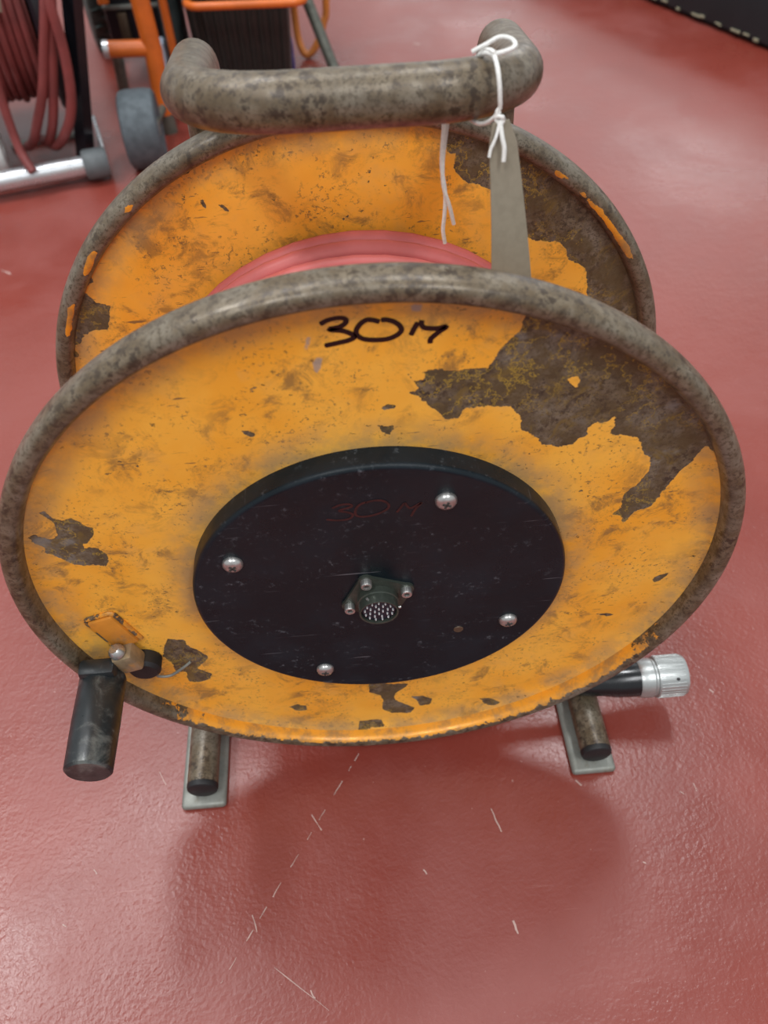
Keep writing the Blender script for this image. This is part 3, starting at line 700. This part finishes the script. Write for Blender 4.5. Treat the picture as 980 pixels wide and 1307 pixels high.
link('rubber_end', revolve([(0, -0.018), (0.0185, -0.018), (0.0205, -0.014), (0.0205, 0.012), (0.0185, 0.016), (0, 0.016)], 32, 'X'), 'grey_rubber', r2, loc=(0.008, -0.148, 0.024))
link('base_strip', box((0.006, 0.145, 0.020), 0.0015), 'silver', r2, loc=(0.022, -0.075, 0.022))
link('base_strip', box((0.12, 0.018, 0.004), 0.001), 'galvanised', r2, loc=(-0.050, 0.010, 0.004))
link('spacer_bar', revolve([(0, -0.24), (0.009, -0.24), (0.009, 0.0), (0, 0.0)], 20, 'X'), 'galvanised', r2, loc=(0.0, 0.10, 0.062))
c2 = empty('coiled_dark_red_cable', (-0.392, 1.05, 0.0), 'dull dark red cable with slack loops wound on the black-framed reel', 'cable', rotz=YAW)
pts = []
n2 = 20
for i in range(n2 * 40 + 1):
    a = 2 * math.pi * i / 40; k = i / 40
    rad = 0.122 + 0.0025 * math.sin(k * 2.1)
    pts.append(Vector((-0.024 - 0.0103 * k, 0.02 + rad * math.cos(a), 0.195 + rad * math.sin(a))))
link('winding', sweep(pts, 0.0053, 8), 'cable_dark', c2)
link('winding', revolve([(0.06, -0.23), (0.119, -0.23), (0.119, -0.020), (0.06, -0.020)], 56, 'X', closed=True), 'cable_dark', c2, loc=(0, 0.02, 0.195))
for P in ([(0.0, 0.0, 0.33), (0.010, -0.08, 0.315), (0.012, -0.130, 0.26), (0.0056, -0.1417, 0.2299), (-0.016, -0.1356, 0.1679), (-0.034, -0.1307, 0.1201), (-0.0538, -0.1180, 0.0797), (-0.068, -0.100, 0.050), (-0.080, -0.06, 0.028)],
          [(0.0, 0.02, 0.33), (0.016, -0.07, 0.315), (0.018, -0.130, 0.26), (0.0129, -0.1385, 0.2281), (-0.0036, -0.1339, 0.1749), (-0.0204, -0.1293, 0.1173), (-0.0338, -0.1180, 0.0763), (-0.048, -0.095, 0.045), (-0.06, -0.05, 0.03)],
          [(-0.01, 0.01, 0.335), (0.006, -0.07, 0.32), (0.014, -0.135, 0.27), (0.0103, -0.1481, 0.2311), (0.0099, -0.1480, 0.1774), (0.0032, -0.1462, 0.1246), (-0.0077, -0.1400, 0.0893), (-0.0231, -0.1280, 0.0620), (-0.040, -0.10, 0.038), (-0.055, -0.05, 0.028)]):
    link('slack_loop', sweep(smooth_path(P, 8), 0.0068, 10), 'cable_dark', c2)
link('loose_end', sweep(smooth_path([(-0.074, -0.112, 0.225), (-0.0795, -0.1336, 0.177), (-0.0851, -0.1370, 0.1312), (-0.0870, -0.1420, 0.0833), (-0.0850, -0.1500, 0.056), (-0.0780, -0.1640, 0.036)], 8), 0.0060, 10), 'cable_dark', c2)
wr = link('white_roll', revolve([(0.014, -0.022), (0.034, -0.022), (0.037, -0.018), (0.037, 0.018), (0.034, 0.022), (0.014, 0.022)], 40, 'X', closed=True), 'white_plastic', None, loc=(-0.504, 0.945, 0.0375))
wr.rotation_euler = (0, 0, YAW)
tag(wr, 'small white plastic roll on the floor by the silver foot bar', 'roll')
ct = link('card_label', box((0.055, 0.0012, 0.045), 0.0003), 'card', None, loc=(-0.425, 0.905, 0.248))
ct.rotation_euler = (0.05, 0.22, YAW)
tag(ct, 'beige card label on the dark red cable coil', 'label')

# ------------------------------------------------------------------ background: orange trolley
tr = empty('orange_trolley', (-0.255, 1.05, 0), 'orange tubular trolley with grey tyred wheels standing behind the reel', 'trolley')
def tp(name, pts, r, mat, parent=tr, seg=16, fil=0.0):
    o = Vector((-0.255, 1.05, 0))
    P = [Vector(p) - o for p in pts]
    return link(name, sweep(fillet(P, fil) if fil else P, r, seg), mat, parent)
tp('upright_tube', [(-0.2605, 1.05, 0.03), (-0.256, 1.05, 0.12), (-0.268, 1.05, 0.46)], 0.0135, 'orange_tube')
tp('upright_foot', [(-0.2585, 1.052, 0.0), (-0.2600, 1.050, 0.045)], 0.0125, 'grey_tube')
stub = tp('tube_stub', [(-0.258, 1.05, 0.122), (-0.319, 1.044, 0.126)], 0.0115, 'orange_tube')
tp('stub_end', [(-0.317, 1.044, 0.126), (-0.325, 1.043, 0.1265)], 0.0121, 'silver')
tp('upright_tube', [(-0.243, 1.15, 0.03), (-0.246, 1.15, 0.46)], 0.0065, 'orange_tube')
tp('upright_tube', [(-0.268, 1.26, 0.03), (-0.270, 1.26, 0.46)], 0.010, 'orange_tube')
tp('basket_ring', [(-0.204, 1.30, 0.152), (-0.204, 1.095, 0.158), (-0.030, 1.095, 0.155), (-0.030, 1.30, 0.150)], 0.0058, 'orange_tube', fil=0.02)
tp('base_rail', [(-0.2585, 1.05, 0.030), (-0.262, 1.30, 0.030)], 0.008, 'grey_tube')
tp('leg', [(-0.330, 1.145, 0.095), (-0.345, 1.185, 0.0)], 0.009, 'grey_tube')
tp('upright_tube', [(-0.352, 1.237, 0.128), (-0.352, 1.237, 0.48)], 0.009, 'orange_tube', fil=0.01)
tp('axle', [(-0.30, 0.945, 0.052), (-0.262, 0.945, 0.052), (-0.2585, 1.05, 0.040)], 0.006, 'grey_tube', fil=0.012)
def wheel(name, loc, R_, wd, mat, rotz):
    o = link(name, revolve([(R_ * 0.55, -wd * 0.42), (R_ * 0.85, -wd * 0.5), (R_ * 0.96, -wd * 0.44), (R_, -wd * 0.25), (R_, wd * 0.25), (R_ * 0.96, wd * 0.44), (R_ * 0.85, wd * 0.5), (R_ * 0.55, wd * 0.42)], 56, 'X', closed=True), mat, tr, loc=Vector(loc) - Vector((-0.255, 1.05, 0)))
    o.rotation_euler = (0, 0, rotz)
    link('wheel_hub', revolve([(0, -wd * 0.46), (R_ * 0.2, -wd * 0.46), (R_ * 0.25, -wd * 0.34), (R_ * 0.57, -wd * 0.34), (R_ * 0.57, wd * 0.34), (R_ * 0.25, wd * 0.34), (R_ * 0.2, wd * 0.46), (0, wd * 0.46)], 40, 'X'), 'galvanised', o)
    return o
wheel('wheel', (-0.276, 0.945, 0.0525), 0.0525, 0.052, 'tyre', math.radians(7))
w2 = wheel('wheel', (-0.412, 1.435, 0.105), 0.105, 0.040, 'tyre_green', math.radians(16))
trd = box((0.034, 0.006, 0.004), 0.001); trd.materials.append(M['tyre_green'])
for k in range(44):
    a = 2 * math.pi * k / 44
    b_ = link('tread_block', trd, None, w2, smooth=False, loc=(0, 0.105 * math.cos(a), 0.105 * math.sin(a))); b_.rotation_euler = (a + math.pi / 2, 0, 0.35 * (1 if k % 2 else -1))
dk = link('stretched_equipment_box', box((0.105, 0.17, 0.46), 0.006), 'black_frame', tr, loc=Vector((-0.306, 1.335, 0.285)) - Vector((-0.255, 1.05, 0)))  # upper part out of view, made taller to darken the floor reflection
link('tray_edge', box((0.105, 0.006, 0.006), 0.001), 'galvanised', tr, loc=Vector((-0.306, 1.247, 0.118)) - Vector((-0.255, 1.05, 0)))
link('tray_edge_lug', box((0.015, 0.01, 0.05), 0.002), 'brown_rod', tr, loc=Vector((-0.330, 1.247, 0.085)) - Vector((-0.255, 1.05, 0)))

# dark ribbed bin carried in the trolley's basket ring
bn = empty('ribbed_bin', (-0.135, 1.22, 0), 'dark ribbed plastic bin inside the orange basket ring', 'bin')
link('bin_body', box((0.185, 0.17, 0.40), 0.010, T(0, 0, 0.201), taper=0.78), 'bin', bn)
link('bin_rim', box((0.205, 0.19, 0.015), 0.005, T(0, 0, 0.40)), 'bin', bn)
for k in range(9):
    x = -0.078 + k * 0.0195
    rb = link('rib', sweep([(x * 0.80, -0.0665, 0.012), (x, -0.0840, 0.38)], 0.0042, 8), 'bin', bn)
tb = link('teal_bag', box((0.034, 0.08, 0.34), 0.012, T(0, 0, 0.172), taper=0.9, seg=3), 'teal', None, loc=(-0.2440, 1.215, 0.0))
tag(tb, 'dark teal fabric bundle between the orange tubes and the ribbed bin', 'bag')
pb = link('pale_blue_box', box((0.022, 0.03, 0.035), 0.004, T(0, 0, 0.0175)), 'pale_blue', None, loc=(-0.270, 1.175, 0.0))
pb.scale = (1, 1, 2.6)
tag(pb, 'small pale blue plastic container behind the orange upright', 'container')
bl = link('blue_block', box((0.022, 0.03, 0.05), 0.003, T(0, 0, 0.025)), 'blue', None, loc=(-0.070, 1.262, 0.0))
tag(bl, 'small bright blue block at the foot of the ribbed bin', 'block')
gp = link('grey_pole', sweep([(0, 0, 0.003), (-0.155, 0.18, 0.40)], 0.0095, 18), 'grey_tube', None, loc=(0.010, 1.235, 0))
tag(gp, 'grey-green metal pole leaning over the red floor beside the bin', 'pole')
oc = link('orange_cable', sweep(smooth_path([(0.006, 0.03, 0.34), (0.008, 0.02, 0.2), (0.009, 0, 0.088), (0.011, -0.01, 0.035), (0.019, -0.02, 0.011), (0.030, -0.02, 0.0075), (0.043, -0.015, 0.020), (0.058, -0.005, 0.050), (0.066, 0.0, 0.095), (0.068, 0.01, 0.34)], 8), 0.0062, 10), 'orange_cable', None, loc=(-0.062, 1.33, 0))
tag(oc, 'orange cable hanging in a loop down to the floor by the pole', 'cable')

# ------------------------------------------------------------------ background: black unit along the floor edge, far right
e0 = Vector((0.6175, 1.497, 0)); e1 = Vector((0.7598, 1.2027, 0)); d = (e1 - e0).normalized()
ub = empty('black_plinth', tuple(e0), 'long low black plinth with pale chips along its lower edge', 'plinth', rotz=math.atan2(d.y, d.x))
link('panel', box((2.4, 0.40, 0.112), 0.004, T(0.3, 0.203, 0.064)), 'black_panel', ub)
link('plinth', box((2.38, 0.37, 0.012), 0, T(0.3, 0.205, 0.006)), 'rubber', ub)
for k in range(16):
    x = random.uniform(-0.05, 0.42)
    link('chipped_edge', box((random.uniform(0.006, 0.022), 0.004, random.uniform(0.002, 0.005)), 0.0008), 'panel_chip', ub, loc=(x, 0.0025, 0.010 + random.uniform(0, 0.005)))

# ------------------------------------------------------------------ floor scuffs and flecks
def scuff(pts, w):
    v = []; f = []
    n = len(pts)
    for i, (x, y) in enumerate(pts):
        a = pts[max(i - 1, 0)]; b = pts[min(i + 1, n - 1)]
        t = Vector((b[0] - a[0], b[1] - a[1])).normalized(); s = Vector((-t.y, t.x)) * w * random.uniform(0.3, 1.0)
        v += [(x - s.x, y - s.y, 0.0003), (x + s.x, y + s.y, 0.0003)]
    f = [(2 * i, 2 * i + 1, 2 * i + 3, 2 * i + 2) for i in range(n - 1)]
    return mesh('scuff', v, f)
for pts, w in SCUFFS:
    link('paint_scuff', scuff(pts, w), 'scuff', fl, smooth=False)
